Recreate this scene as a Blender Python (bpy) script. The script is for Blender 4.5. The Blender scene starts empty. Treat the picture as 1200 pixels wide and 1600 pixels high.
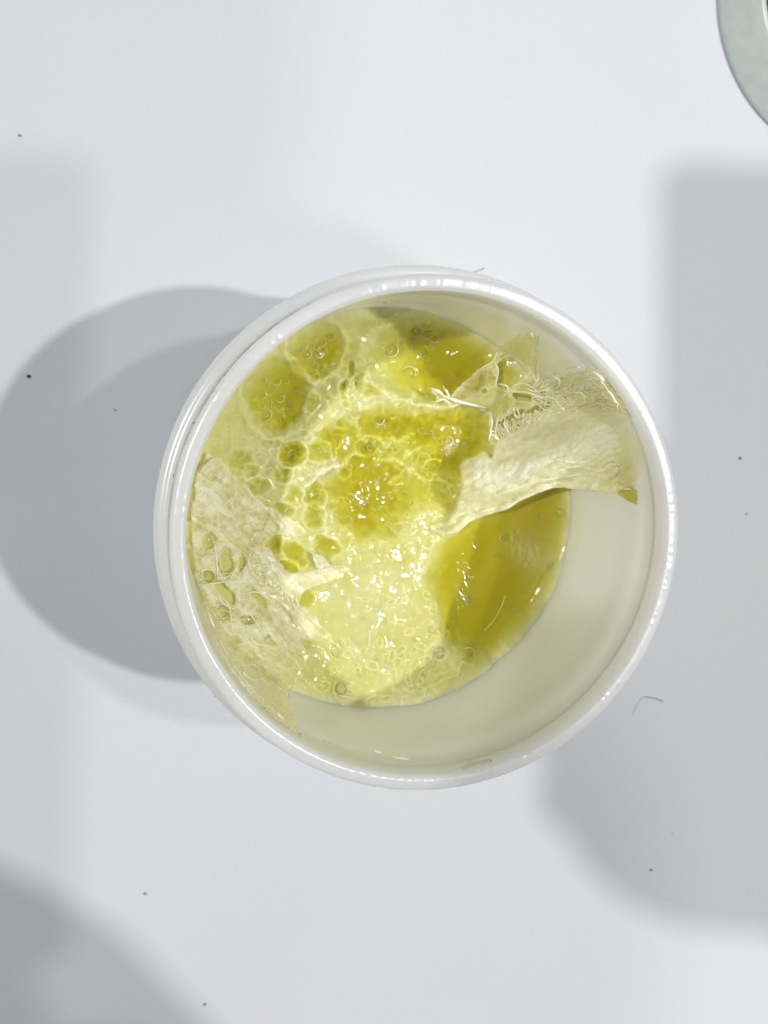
import bpy, math, random
import numpy as np
from mathutils import Vector, Matrix
random.seed(7)
rng = np.random.default_rng(11)
sc = bpy.context.scene
col = sc.collection
MM = 0.001                                    # the scene is laid out in millimetres, built in metres

# ------------------------------------------------------------------ camera
FPX, CXP, CYP = 1800.0, 600.0, 800.0
_a = np.array([-.178, -.106, 0.0]); _a[2] = math.sqrt(1 - _a @ _a)
_w3 = -_a
_w1 = np.array([1.0, 0, 0]) - _w3[0] * _w3; _w1 /= np.linalg.norm(_w1)
_w2 = np.cross(_w3, _w1)
W = np.stack([_w1, _w2, _w3], 1)              # world -> camera axes (x right, y down, z forward)
ZR = 74.0                                     # height of the jar's rim
ZG = 39.0                                     # height of the jelly
CAM = np.array([0, 0, ZR]) - W.T @ np.array([6.65, 3.5, 150.0])
cam = bpy.data.cameras.new('camera')
cam.sensor_fit = 'VERTICAL'; cam.sensor_height = 24.0; cam.sensor_width = 18.0
cam.lens = 27.0
cam.clip_start = 0.005; cam.clip_end = 20.0
cam.dof.use_dof = True; cam.dof.focus_distance = 0.168; cam.dof.aperture_fstop = 20.0
camo = bpy.data.objects.new('camera', cam); col.objects.link(camo)
_r, _u, _b = W.T @ np.array([1, 0, 0.]), W.T @ np.array([0, -1., 0]), W.T @ np.array([0, 0, -1.])
camo.matrix_world = Matrix(((_r[0], _u[0], _b[0], CAM[0] * MM), (_r[1], _u[1], _b[1], CAM[1] * MM),
                            (_r[2], _u[2], _b[2], CAM[2] * MM), (0, 0, 0, 1)))
sc.camera = camo

# ------------------------------------------------------------------ room light and lamps
world = bpy.data.worlds.new('World'); sc.world = world
world.use_nodes = True
wbg = world.node_tree.nodes['Background']
wbg.inputs['Color'].default_value = (0.93, 0.96, 1.0, 1)
wbg.inputs['Strength'].default_value = 0.165

def lamp(name, tx, ty, h, watts, size, color):
    """A round ceiling downlight, seen from the jar in direction (tx, ty, 1), h metres up."""
    L = bpy.data.lights.new(name, 'AREA')
    L.shape = 'DISK'; L.size = size; L.energy = watts; L.color = color
    o = bpy.data.objects.new(name, L); col.objects.link(o)
    o.location = (tx * h, ty * h, h)
    o.rotation_euler = Vector((tx, ty, 1)).to_track_quat('Z', 'Y').to_euler()
    return o
lamp('ceiling_light', .43, -.012, 1.9, 18.6, .050, (1.0, .985, .97))
lamp('ceiling_light', .33, .125, 2.0, 7.6, .065, (.97, .98, 1.0))
lamp('ceiling_light', .17, -.22, 1.9, 6.0, .18, (1.0, .99, .97))
lamp('ceiling_light', -.44, .125, 1.7, 16.2, .054, (.985, .99, 1.0))

sc.view_settings.view_transform = 'Standard'; sc.view_settings.look = 'None'
sc.view_settings.exposure = 0.12; sc.view_settings.gamma = 1.0
sc.render.engine = 'CYCLES'
sc.cycles.use_denoising = True
sc.cycles.max_bounces = 20; sc.cycles.diffuse_bounces = 14; sc.cycles.glossy_bounces = 5; sc.cycles.transparent_max_bounces = 24
sc.cycles.sample_clamp_indirect = 4.0

# ------------------------------------------------------------------ helpers
def w2p(p):
    q = (np.atleast_2d(p) - CAM) @ W.T
    return FPX * q[:, 0] / q[:, 2] + CXP, FPX * q[:, 1] / q[:, 2] + CYP
def ray(px):
    px = np.atleast_2d(px).astype(float)
    return np.stack([(px[:, 0] - CXP) / FPX, (px[:, 1] - CYP) / FPX, np.ones(len(px))], 1) @ W
def at(px, z):
    """Points (mm) at height z on the sight lines through photograph points px."""
    d = ray(px); z = np.broadcast_to(np.asarray(z, float), (len(d),))
    return CAM + d * ((z - CAM[2]) / d[:, 2])[:, None]
def at_in(px, z, rmax=31.1, lo=None):
    """Like at(), but a point that would lie inside the jar's wall is moved up along its line until it is free."""
    z = np.broadcast_to(np.asarray(z, float), (len(np.atleast_2d(px)),)).copy()
    p = at(px, z); bad = np.hypot(p[:, 0], p[:, 1]) > rmax; lo_ = z.copy(); hi_ = np.where(bad, ZR - 1.0, z)
    for _ in range(24):
        mid = (lo_ + hi_) / 2; p = at(px, mid); out = np.hypot(p[:, 0], p[:, 1]) > rmax
        lo_ = np.where(out, mid, lo_); hi_ = np.where(out, hi_, mid)
    p = at(px, np.where(bad, hi_, z)); r = np.hypot(p[:, 0], p[:, 1]); k = np.where(r > rmax, rmax / np.maximum(r, 1e-6), 1)
    p[:, 0] *= k; p[:, 1] *= k
    return p
def at_cyl(px, R, zlo, zhi):
    """The point of the upright cylinder of radius R between zlo and zhi seen nearest along the line."""
    best = None
    for z in np.linspace(zhi, zlo, 120):
        p = at([px], z)[0]; e = abs(math.hypot(p[0], p[1]) - R)
        if best is None or e < best[0]: best = (e, p)
    return best[1]

def sm(a, b, x):
    t = np.clip((x - a) / (b - a), 0, 1); return t * t * (3 - 2 * t)
_tabs = {}
def vnoise(x, y, scale, seed):
    """Smooth value noise in 0..1."""
    if seed not in _tabs: _tabs[seed] = np.random.default_rng(1000 + seed).random((256, 256))
    T = _tabs[seed]; x = x / scale + 40.0; y = y / scale + 40.0
    xi = np.floor(x).astype(int); yi = np.floor(y).astype(int); fx = x - xi; fy = y - yi
    fx = fx * fx * fx * (fx * (fx * 6 - 15) + 10); fy = fy * fy * fy * (fy * (fy * 6 - 15) + 10)
    g = lambda i, j: T[(xi + i) & 255, (yi + j) & 255]
    return (g(0, 0) * (1 - fx) + g(1, 0) * fx) * (1 - fy) + (g(0, 1) * (1 - fx) + g(1, 1) * fx) * fy
def fbm(x, y, scale, seed, octv=4):
    s = 0; a = 1; t = 0
    for k in range(octv):
        s = s + a * vnoise(x, y, scale / 2 ** k, seed + k); t += a; a *= .5
    return s / t
def worley(x, y, pts):
    """Distances to the nearest and second nearest of pts."""
    d1 = np.full(x.shape, 1e9); d2 = d1.copy(); ix = np.zeros(x.shape, int)
    for k, (a, b) in enumerate(pts):
        d = np.hypot(x - a, y - b)
        c = d < d1
        d2 = np.where(c, d1, np.minimum(d2, d)); ix = np.where(c, k, ix); d1 = np.where(c, d, d1)
    return d1, d2, ix
def poly_sd(x, y, poly):
    """Signed distance to a closed polygon, negative inside."""
    P = np.asarray(poly, float); d = np.full(x.shape, 1e18); inside = np.zeros(x.shape, bool)
    for i in range(len(P)):
        ax, ay = P[i]; bx, by = P[(i + 1) % len(P)]
        ex, ey = bx - ax, by - ay; wx, wy = x - ax, y - ay
        t = np.clip((wx * ex + wy * ey) / (ex * ex + ey * ey + 1e-9), 0, 1)
        d = np.minimum(d, (wx - ex * t) ** 2 + (wy - ey * t) ** 2)
        c = ((ay <= y) & (by > y)) | ((by <= y) & (ay > y))
        with np.errstate(divide='ignore', invalid='ignore'):
            xx = ax + (y - ay) / (by - ay if by != ay else 1e-9) * ex
        inside ^= c & (x < xx)
    d = np.sqrt(d)
    return np.where(inside, -d, d)
def ell(x, y, cx, cy, rx, ry, rot=0):
    c, s = math.cos(math.radians(rot)), math.sin(math.radians(rot))
    u = ((x - cx) * c + (y - cy) * s) / rx; v = (-(x - cx) * s + (y - cy) * c) / ry
    return np.hypot(u, v)

def tag(o, label=None, cat=None, group=None, kind=None):
    if label: o['label'] = label
    if cat: o['category'] = cat
    if group: o['group'] = group
    if kind: o['kind'] = kind
    return o
def empty(name, loc=(0, 0, 0)):
    o = bpy.data.objects.new(name, None); o.empty_display_size = .01
    o.location = tuple(c * MM for c in loc); col.objects.link(o); return o
def meshdata(name, V, Fc, mat, smooth=True, colors=None, scale=MM):
    V = np.asarray(V, float) * scale
    me = bpy.data.meshes.new(name)
    me.from_pydata(V.tolist() if len(V) < 60000 else [tuple(v) for v in V], [], [tuple(int(i) for i in f) for f in Fc])
    me.update()
    for m in (mat if isinstance(mat, (list, tuple)) else [mat]): me.materials.append(m)
    if smooth: me.polygons.foreach_set('use_smooth', [True] * len(me.polygons))
    if colors is not None:
        for nm, arr in colors.items():
            at_ = me.attributes.new(nm, 'FLOAT_COLOR', 'POINT')
            c = np.ones((len(V), 4), np.float32); arr = np.asarray(arr)
            c[:, :3] = arr if arr.ndim == 2 else arr[:, None]
            at_.data.foreach_set('color', c.ravel())
    return me
def obj(name, me, parent=None, loc=None):
    o = bpy.data.objects.new(name, me); col.objects.link(o)
    if loc is not None: o.location = tuple(c * MM for c in loc)
    if parent is not None: o.parent = parent
    return o
def tube(pts, rad, sides=6, base=0):
    """A tapered tube along a polyline; returns verts, faces."""
    P = np.asarray(pts, float); n = len(P); rad = np.broadcast_to(np.asarray(rad, float), (n,))
    T = np.gradient(P, axis=0); T /= np.linalg.norm(T, axis=1)[:, None] + 1e-12
    up = np.array([0.13, .21, .97]); V = []; Fc = []
    for i in range(n):
        a = np.cross(T[i], up); a /= np.linalg.norm(a) + 1e-12; b = np.cross(T[i], a)
        for k in range(sides):
            t = 2 * math.pi * k / sides
            V.append(P[i] + rad[i] * (math.cos(t) * a + math.sin(t) * b))
    for i in range(n - 1):
        for k in range(sides):
            k2 = (k + 1) % sides
            Fc.append((base + i * sides + k, base + i * sides + k2, base + (i + 1) * sides + k2, base + (i + 1) * sides + k))
    Fc.append(tuple(base + k for k in range(sides))[::-1]); Fc.append(tuple(base + (n - 1) * sides + k for k in range(sides)))
    return V, Fc
def smooth_line(pts, n=24):
    P = np.asarray(pts, float)
    if len(P) < 3: 
        t = np.linspace(0, 1, n)[:, None]; return P[0] * (1 - t) + P[-1] * t
    Q = np.vstack([2 * P[0] - P[1], P, 2 * P[-1] - P[-2]]); out = []
    m = len(P) - 1; per = max(2, n // m)
    for i in range(m):
        p0, p1, p2, p3 = Q[i:i + 4]
        for t in np.linspace(0, 1, per, endpoint=(i == m - 1)):
            out.append(.5 * (2 * p1 + (p2 - p0) * t + (2 * p0 - 5 * p1 + 4 * p2 - p3) * t * t + (3 * p1 - p0 - 3 * p2 + p3) * t ** 3))
    return np.array(out)
def lathe(profile, n, wob=None):
    """Surface of revolution of (r, z) pairs; wob(r, z, ang) may displace r."""
    P = np.asarray(profile, float); m = len(P); ang = np.linspace(0, 2 * math.pi, n, endpoint=False)
    r = P[:, 0][:, None] * np.ones(n); z = P[:, 1][:, None] * np.ones(n); A = np.ones(m)[:, None] * ang
    if wob: r, z = wob(r, z, A)
    V = np.stack([r * np.cos(A), r * np.sin(A), z], 2).reshape(-1, 3)
    i, j = np.meshgrid(np.arange(m - 1), np.arange(n), indexing='ij'); j2 = (j + 1) % n
    Fc = np.stack([i * n + j, i * n + j2, (i + 1) * n + j2, (i + 1) * n + j], 2).reshape(-1, 4)
    return V, Fc

# ------------------------------------------------------------------ materials
def new_mat(name):
    m = bpy.data.materials.new(name); m.use_nodes = True
    nt = m.node_tree; b = nt.nodes['Principled BSDF']
    return m, nt, b
def plastic(name, color, rough=.28, sss=.25, rad=.0018):
    m, nt, b = new_mat(name)
    tc = nt.nodes.new('ShaderNodeTexCoord')
    n = nt.nodes.new('ShaderNodeTexNoise'); n.inputs['Scale'].default_value = 160; n.inputs['Detail'].default_value = 5
    nt.links.new(tc.outputs['Object'], n.inputs['Vector'])
    r = nt.nodes.new('ShaderNodeMapRange'); r.inputs['To Min'].default_value = rough - .07; r.inputs['To Max'].default_value = rough + .1
    nt.links.new(n.outputs['Fac'], r.inputs['Value']); nt.links.new(r.outputs['Result'], b.inputs['Roughness'])
    b.inputs['Base Color'].default_value = (*color, 1); b.inputs['IOR'].default_value = 1.49
    b.inputs['Subsurface Weight'].default_value = sss; b.inputs['Subsurface Radius'].default_value = (1, .95, .85)
    b.inputs['Subsurface Scale'].default_value = rad
    return m
M_jar = plastic('white_plastic', (.985, .982, .965), .22, .95, .022)
def jar_tint():
    nt = M_jar.node_tree; b = nt.nodes['Principled BSDF']
    a = nt.nodes.new('ShaderNodeAttribute'); a.attribute_name = 'tint'
    nt.links.new(a.outputs['Color'], b.inputs['Base Color'])
jar_tint()

def paper_mat():
    m, nt, b = new_mat('white_paper')
    tc = nt.nodes.new('ShaderNodeTexCoord')
    n1 = nt.nodes.new('ShaderNodeTexNoise'); n1.inputs['Scale'].default_value = 16; n1.inputs['Detail'].default_value = 3
    n2 = nt.nodes.new('ShaderNodeTexNoise'); n2.inputs['Scale'].default_value = 1900; n2.inputs['Detail'].default_value = 4
    for n in (n1, n2): nt.links.new(tc.outputs['Object'], n.inputs['Vector'])
    r1 = nt.nodes.new('ShaderNodeValToRGB')
    r1.color_ramp.elements[0].position = .35; r1.color_ramp.elements[0].color = (.555, .565, .602, 1)
    r1.color_ramp.elements[1].position = .65; r1.color_ramp.elements[1].color = (.565, .583, .586, 1)
    nt.links.new(n1.outputs['Fac'], r1.inputs['Fac'])
    mx = nt.nodes.new('ShaderNodeMix'); mx.data_type = 'RGBA'; mx.blend_type = 'MULTIPLY'; mx.inputs['Factor'].default_value = 1
    r2 = nt.nodes.new('ShaderNodeMapRange'); r2.inputs['From Min'].default_value = .3; r2.inputs['From Max'].default_value = .7
    r2.inputs['To Min'].default_value = .965; r2.inputs['To Max'].default_value = 1.0
    nt.links.new(n2.outputs['Fac'], r2.inputs['Value'])
    nt.links.new(r1.outputs['Color'], mx.inputs['A']); nt.links.new(r2.outputs['Result'], mx.inputs['B'])
    nt.links.new(mx.outputs['Result'], b.inputs['Base Color'])
    bp = nt.nodes.new('ShaderNodeBump'); bp.inputs['Strength'].default_value = .1; bp.inputs['Distance'].default_value = .0002
    nt.links.new(n2.outputs['Fac'], bp.inputs['Height']); nt.links.new(bp.outputs['Normal'], b.inputs['Normal'])
    b.inputs['Roughness'].default_value = .75; b.inputs['Specular IOR Level'].default_value = .035
    return m
M_paper = paper_mat()

def jelly_mat():
    m, nt, b = new_mat('yellow_jelly')
    at_ = nt.nodes.new('ShaderNodeAttribute'); at_.attribute_name = 'tint'
    nt.links.new(at_.outputs['Color'], b.inputs['Base Color'])
    b.inputs['Roughness'].default_value = .2; b.inputs['IOR'].default_value = 1.38; b.inputs['Specular IOR Level'].default_value = .03
    b.inputs['Subsurface Weight'].default_value = .85; b.inputs['Subsurface Radius'].default_value = (1, .93, .42)
    b.inputs['Subsurface Scale'].default_value = .0022
    b.inputs['Coat Weight'].default_value = 1.0; b.inputs['Coat Roughness'].default_value = .05; b.inputs['Coat IOR'].default_value = 1.42
    tc = nt.nodes.new('ShaderNodeTexCoord')
    n = nt.nodes.new('ShaderNodeTexNoise'); n.inputs['Scale'].default_value = 800; n.inputs['Detail'].default_value = 2
    nt.links.new(tc.outputs['Object'], n.inputs['Vector'])
    bp = nt.nodes.new('ShaderNodeBump'); bp.inputs['Strength'].default_value = .12; bp.inputs['Distance'].default_value = .0004
    nt.links.new(n.outputs['Fac'], bp.inputs['Height']); nt.links.new(bp.outputs['Normal'], b.inputs['Coat Normal'])
    return m
M_jelly = jelly_mat()

def film_mat(name, tint, rough=.2, bump=.25, scale=500, translucent=.4):
    """Thin wet membrane: diffuse both ways, with an opacity read from the mesh ('cover')."""
    m, nt, b = new_mat(name)
    at_ = nt.nodes.new('ShaderNodeAttribute'); at_.attribute_name = 'tint'
    cv = nt.nodes.new('ShaderNodeAttribute'); cv.attribute_name = 'cover'
    mixc = nt.nodes.new('ShaderNodeMix'); mixc.data_type = 'RGBA'; mixc.blend_type = 'MULTIPLY'; mixc.inputs['Factor'].default_value = 1
    mixc.inputs['B'].default_value = (*tint, 1)
    nt.links.new(at_.outputs['Color'], mixc.inputs['A']); nt.links.new(mixc.outputs['Result'], b.inputs['Base Color'])
    b.inputs['Roughness'].default_value = rough; b.inputs['IOR'].default_value = 1.4
    tr = nt.nodes.new('ShaderNodeBsdfTranslucent'); nt.links.new(mixc.outputs['Result'], tr.inputs['Color'])
    m1 = nt.nodes.new('ShaderNodeMixShader'); m1.inputs['Fac'].default_value = translucent
    nt.links.new(b.outputs['BSDF'], m1.inputs[1]); nt.links.new(tr.outputs['BSDF'], m1.inputs[2])
    tp = nt.nodes.new('ShaderNodeBsdfTransparent'); tp.inputs['Color'].default_value = (1, .99, .93, 1)
    m2 = nt.nodes.new('ShaderNodeMixShader')
    nt.links.new(cv.outputs['Fac'], m2.inputs['Fac']); nt.links.new(tp.outputs['BSDF'], m2.inputs[1]); nt.links.new(m1.outputs['Shader'], m2.inputs[2])
    nt.links.new(m2.outputs['Shader'], nt.nodes['Material Output'].inputs['Surface'])
    tc = nt.nodes.new('ShaderNodeTexCoord')
    n = nt.nodes.new('ShaderNodeTexNoise'); n.inputs['Scale'].default_value = scale; n.inputs['Detail'].default_value = 4
    nt.links.new(tc.outputs['Object'], n.inputs['Vector'])
    bp = nt.nodes.new('ShaderNodeBump'); bp.inputs['Strength'].default_value = bump; bp.inputs['Distance'].default_value = .0005
    nt.links.new(n.outputs['Fac'], bp.inputs['Height'])
    nt.links.new(bp.outputs['Normal'], b.inputs['Normal']); nt.links.new(bp.outputs['Normal'], tr.inputs['Normal'])
    return m
M_film = film_mat('pale_membrane', (1, 1, 1))
M_flap = film_mat('thick_membrane', (1, 1, 1), .12, .22, 380, .32)

def simple(name, color, rough=.4, trans=0, sss=0, mix_transparent=0):
    m, nt, b = new_mat(name)
    tc = nt.nodes.new('ShaderNodeTexCoord')
    n = nt.nodes.new('ShaderNodeTexNoise'); n.inputs['Scale'].default_value = 400; n.inputs['Detail'].default_value = 3
    nt.links.new(tc.outputs['Object'], n.inputs['Vector'])
    r = nt.nodes.new('ShaderNodeValToRGB')
    r.color_ramp.elements[0].position = .3; r.color_ramp.elements[0].color = (*[c * .88 for c in color], 1)
    r.color_ramp.elements[1].position = .7; r.color_ramp.elements[1].color = (*color, 1)
    nt.links.new(n.outputs['Fac'], r.inputs['Fac']); nt.links.new(r.outputs['Color'], b.inputs['Base Color'])
    b.inputs['Roughness'].default_value = rough
    b.inputs['Subsurface Weight'].default_value = sss; b.inputs['Subsurface Scale'].default_value = .001
    if mix_transparent:
        tp = nt.nodes.new('ShaderNodeBsdfTransparent'); mx = nt.nodes.new('ShaderNodeMixShader'); mx.inputs['Fac'].default_value = mix_transparent
        nt.links.new(b.outputs['BSDF'], mx.inputs[1]); nt.links.new(tp.outputs['BSDF'], mx.inputs[2])
        nt.links.new(mx.outputs['Shader'], nt.nodes['Material Output'].inputs['Surface'])
    return m
M_strand = simple('pale_strand', (.98, .97, .78), .25, mix_transparent=.35)
M_strand_white = simple('white_strand', (.97, .96, .80), .16, mix_transparent=.22)
M_ring = simple('bubble_edge', (.86, .84, .48), .1, mix_transparent=.25)
M_speck = simple('dark_grit', (.05, .045, .04), .7)
M_hair = simple('grey_hair', (.16, .17, .18), .5, mix_transparent=.6)
M_dirt = simple('brown_dirt', (.13, .085, .07), .7, mix_transparent=.25)
M_phone = simple('dark_glass', (.02, .02, .022), .15)
M_skin = simple('skin', (.45, .27, .19), .5, sss=.2)
M_dish = simple('grey_green_ceramic', (.50, .54, .51), .3)
M_dark = simple('dark_liquid', (.012, .022, .032), .15)
M_bowl = simple('grey_enamel', (.4, .39, .37), .35)

def bubble_mat():
    """A soap-thin shell: Fresnel reflection over clear."""
    m, nt, b = new_mat('bubble_film'); nt.nodes.remove(b)
    fr = nt.nodes.new('ShaderNodeFresnel'); fr.inputs['IOR'].default_value = 1.34
    gl = nt.nodes.new('ShaderNodeBsdfGlossy'); gl.inputs['Roughness'].default_value = .05
    tp = nt.nodes.new('ShaderNodeBsdfTransparent'); tp.inputs['Color'].default_value = (.995, .99, .96, 1)
    mx = nt.nodes.new('ShaderNodeMixShader')
    nt.links.new(fr.outputs['Fac'], mx.inputs['Fac']); nt.links.new(tp.outputs['BSDF'], mx.inputs[1]); nt.links.new(gl.outputs['BSDF'], mx.inputs[2])
    nt.links.new(mx.outputs['Shader'], nt.nodes['Material Output'].inputs['Surface'])
    return m
M_bubble = bubble_mat()

# ------------------------------------------------------------------ the table and its paper
n = 40; xs = np.linspace(-600, 600, n)
X, Y = np.meshgrid(xs, xs, indexing='ij')
Z = np.zeros_like(X)
i, j = np.meshgrid(np.arange(n - 1), np.arange(n - 1), indexing='ij')
Fq = np.stack([i * n + j, (i + 1) * n + j, (i + 1) * n + j + 1, i * n + j + 1], 2).reshape(-1, 4)
tag(obj('tabletop', meshdata('tabletop', np.stack([X, Y, Z], 2).reshape(-1, 3), Fq, M_paper)), kind='structure')

# ------------------------------------------------------------------ the jar
jar = empty('jar'); tag(jar, 'open round white plastic jar holding yellow jelly, standing on the white table', 'jar')
def arc(cx, cz, r, a0, a1, k=7):
    return [(cx + r * math.cos(math.radians(a)), cz + r * math.sin(math.radians(a))) for a in np.linspace(a0, a1, k)]
RI = 31.9
# one moulding: foot, outside, collar, neck, lip, inside wall and floor
prof = [(0.2, .3), (10, .25)] + arc(32.3, 3.2, 3.0, -90, 0, 8) + [(35.3, 12), (35.3, 40), (35.25, 57), (35.3, 60.0), (35.7, 60.5), (35.95, 61.3)] + arc(35.1, 62.9, 1.1, -5, 92, 9) + [(34.2, 63.95), (34.2, 64.1), (34.05, 64.5)] \
     + [(34.05, z) for z in np.linspace(65.2, 71.6, 7)] + [(34.05, 72.4)] + arc(33.35, 72.95, .72, 0, 88, 8) + arc(32.65, 73.0, .68, 92, 178, 8) + [(31.96, 72.3), (31.92, 71.0)] \
     + [(RI, z) for z in np.linspace(69, 31, 60)] + [(RI, 20), (RI, 12)] + arc(27.2, 6.2, 4.0, 0, -85, 8) + [(20, 2.2), (.2, 2.2)]
def wob_neck(r, z, A):
    # a worn lip: tiny nicks and burrs all round
    e = np.clip((z - 71.8) / .6, 0, 1)
    nk = fbm(A * 30 + 3, z * .6, 1.0, 5, 3) - .5
    nk2 = np.clip(vnoise(A * 70, r * 1.1, 1.0, 9) - .62, 0, 1)
    nk3 = np.clip(vnoise(A * 120, r * .7, 1, 27) - .5, 0, 1) * vnoise(A * 9, r * 0, 1, 29)
    return r + e * (.03 * nk + .14 * nk2 * (r > 33) - .18 * nk3), z + e * (.03 * nk + .22 * nk3)
V, Fc = lathe(prof, 720, wob_neck)
jt = np.ones((len(V), 3)) * np.array((.985, .98, .95))             # jelly residue inside plus its yellow bounce tinted in, strongest above the fill
ja = np.arctan2(V[:, 1], V[:, 0]); inn = (np.hypot(V[:, 0], V[:, 1]) < 32.1) & (V[:, 2] > 3)
top = ZG + 1.4 + 2.4 * fbm(ja * 7 + 30, V[:, 2] * .0 + 2, 1.0, 411, 3)
stain_bounce = inn * (.02 + .35 * sm(1.5, -3.0, V[:, 2] - top) + .08 * (fbm(ja * 9 + 30, V[:, 2] * .25, 1.0, 421, 3) - .5))[:]
up_ = np.exp(-((ja - math.radians(48)) / .42) ** 2)                       # the coat left high on the upper right wall
stain_bounce = np.clip(stain_bounce + inn * up_ * sm(70, 62, V[:, 2] + 5 * fbm(ja * 14 + 30, V[:, 2] * .2, 1.0, 431, 3)) * (.25 + .5 * fbm(ja * 11 + 30, V[:, 2] * .18, 1.0, 435, 3)), 0, .9)
jt = jt * (1 - stain_bounce[:, None]) + stain_bounce[:, None] * np.array((.80, .76, .25))
obj('body', meshdata('jar_body', V, Fc, M_jar, colors={'tint': jt}), jar)
# the screw thread round the neck
ta = np.linspace(0, 3.2 * math.pi, 420)
hz = 66.6 + 3.4 * ta / ta[-1]; hr = 34.02 + .035 * (fbm(ta * 20, ta * 0, 1.0, 8, 2) - .5)
tv, tf = tube(np.stack([hr * np.cos(ta + .6), hr * np.sin(ta + .6), hz], 1), .3 * np.minimum(1, np.minimum(np.arange(420), 419 - np.arange(420)) / 25 + .1), 10)
obj('screw_thread', meshdata('screw_thread', tv, tf, M_jar, colors={'tint': np.ones((len(tv), 3)) * np.array((.985, .982, .965))}), jar)
# dirt caught along the neck's groove
for px, s, el in [((352, 588), .35, 1.5), ((346, 598), .4, 1.2), ((338, 612), .3, 1), ((334, 620), .42, 1.8), ((330, 632), .5, 3.2), ((325, 641), .4, 2.6), ((318, 652), .3, 1.6),
                  ((303, 661), .3, 1.4), ((299, 697), .22, 1.6), ((272, 743), .3, 1.2), ((277, 775), .22, 2.6), ((276, 850), .22, 1.6), ((300, 990), .2, 1), ((331, 1042), .2, 1), ((336, 1088), .2, 1)]:
    R = 34.5; p = at_cyl(px, R, 64.5, 71.5); a = math.atan2(p[1], p[0])
    th = np.linspace(0, 2 * math.pi, 9)[:-1]
    Vd = [(0, 0, .14)] + [(s * el * .55 * math.cos(t) * (.8 + .4 * random.random()), s * .5 * math.sin(t) * (.8 + .4 * random.random()), 0) for t in th]
    Rm = Matrix.Rotation(a + math.pi / 2, 3, 'Z') @ Matrix.Rotation(math.radians(82), 3, 'X')
    Vw = [tuple(Vector(p) + Rm @ Vector((v[0], v[1], v[2] if v[2] else -.05)) + Vector((math.cos(a) * .05, math.sin(a) * .05, 0))) for v in Vd]
    obj('dirt_mark', meshdata('dirt_mark', Vw, [(0, k + 1, (k + 1) % 8 + 1) for k in range(8)], M_dirt), jar)

# ------------------------------------------------------------------ the jelly
jelly = empty('jelly', (0, 0, 0)); tag(jelly, 'bubbly yellow jelly with pale foam and clear olive pools inside the white jar', 'jelly')
STEP = .125; ng = int(65.0 / STEP) + 1
g = np.linspace(-32.5, 32.5, ng)
GX, GY = np.meshgrid(g, g, indexing='ij')
PX, PY = w2p(np.stack([GX.ravel(), GY.ravel(), np.full(GX.size, ZG)], 1))
RR = np.hypot(GX, GY); ANG = np.arctan2(GY, GX)
_da = np.abs((ANG - math.radians(165) + math.pi) % (2 * math.pi) - math.pi)
HB = 7.0 * sm(20, 32, RR) ** 1.4 * sm(math.radians(100), math.radians(35), _da)      # the jelly is heaped against the left and upper left wall
PX, PY = w2p(np.stack([GX.ravel(), GY.ravel(), (ZG + HB).ravel()], 1))
PX = PX.reshape(GX.shape); PY = PY.reshape(GX.shape)

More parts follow.
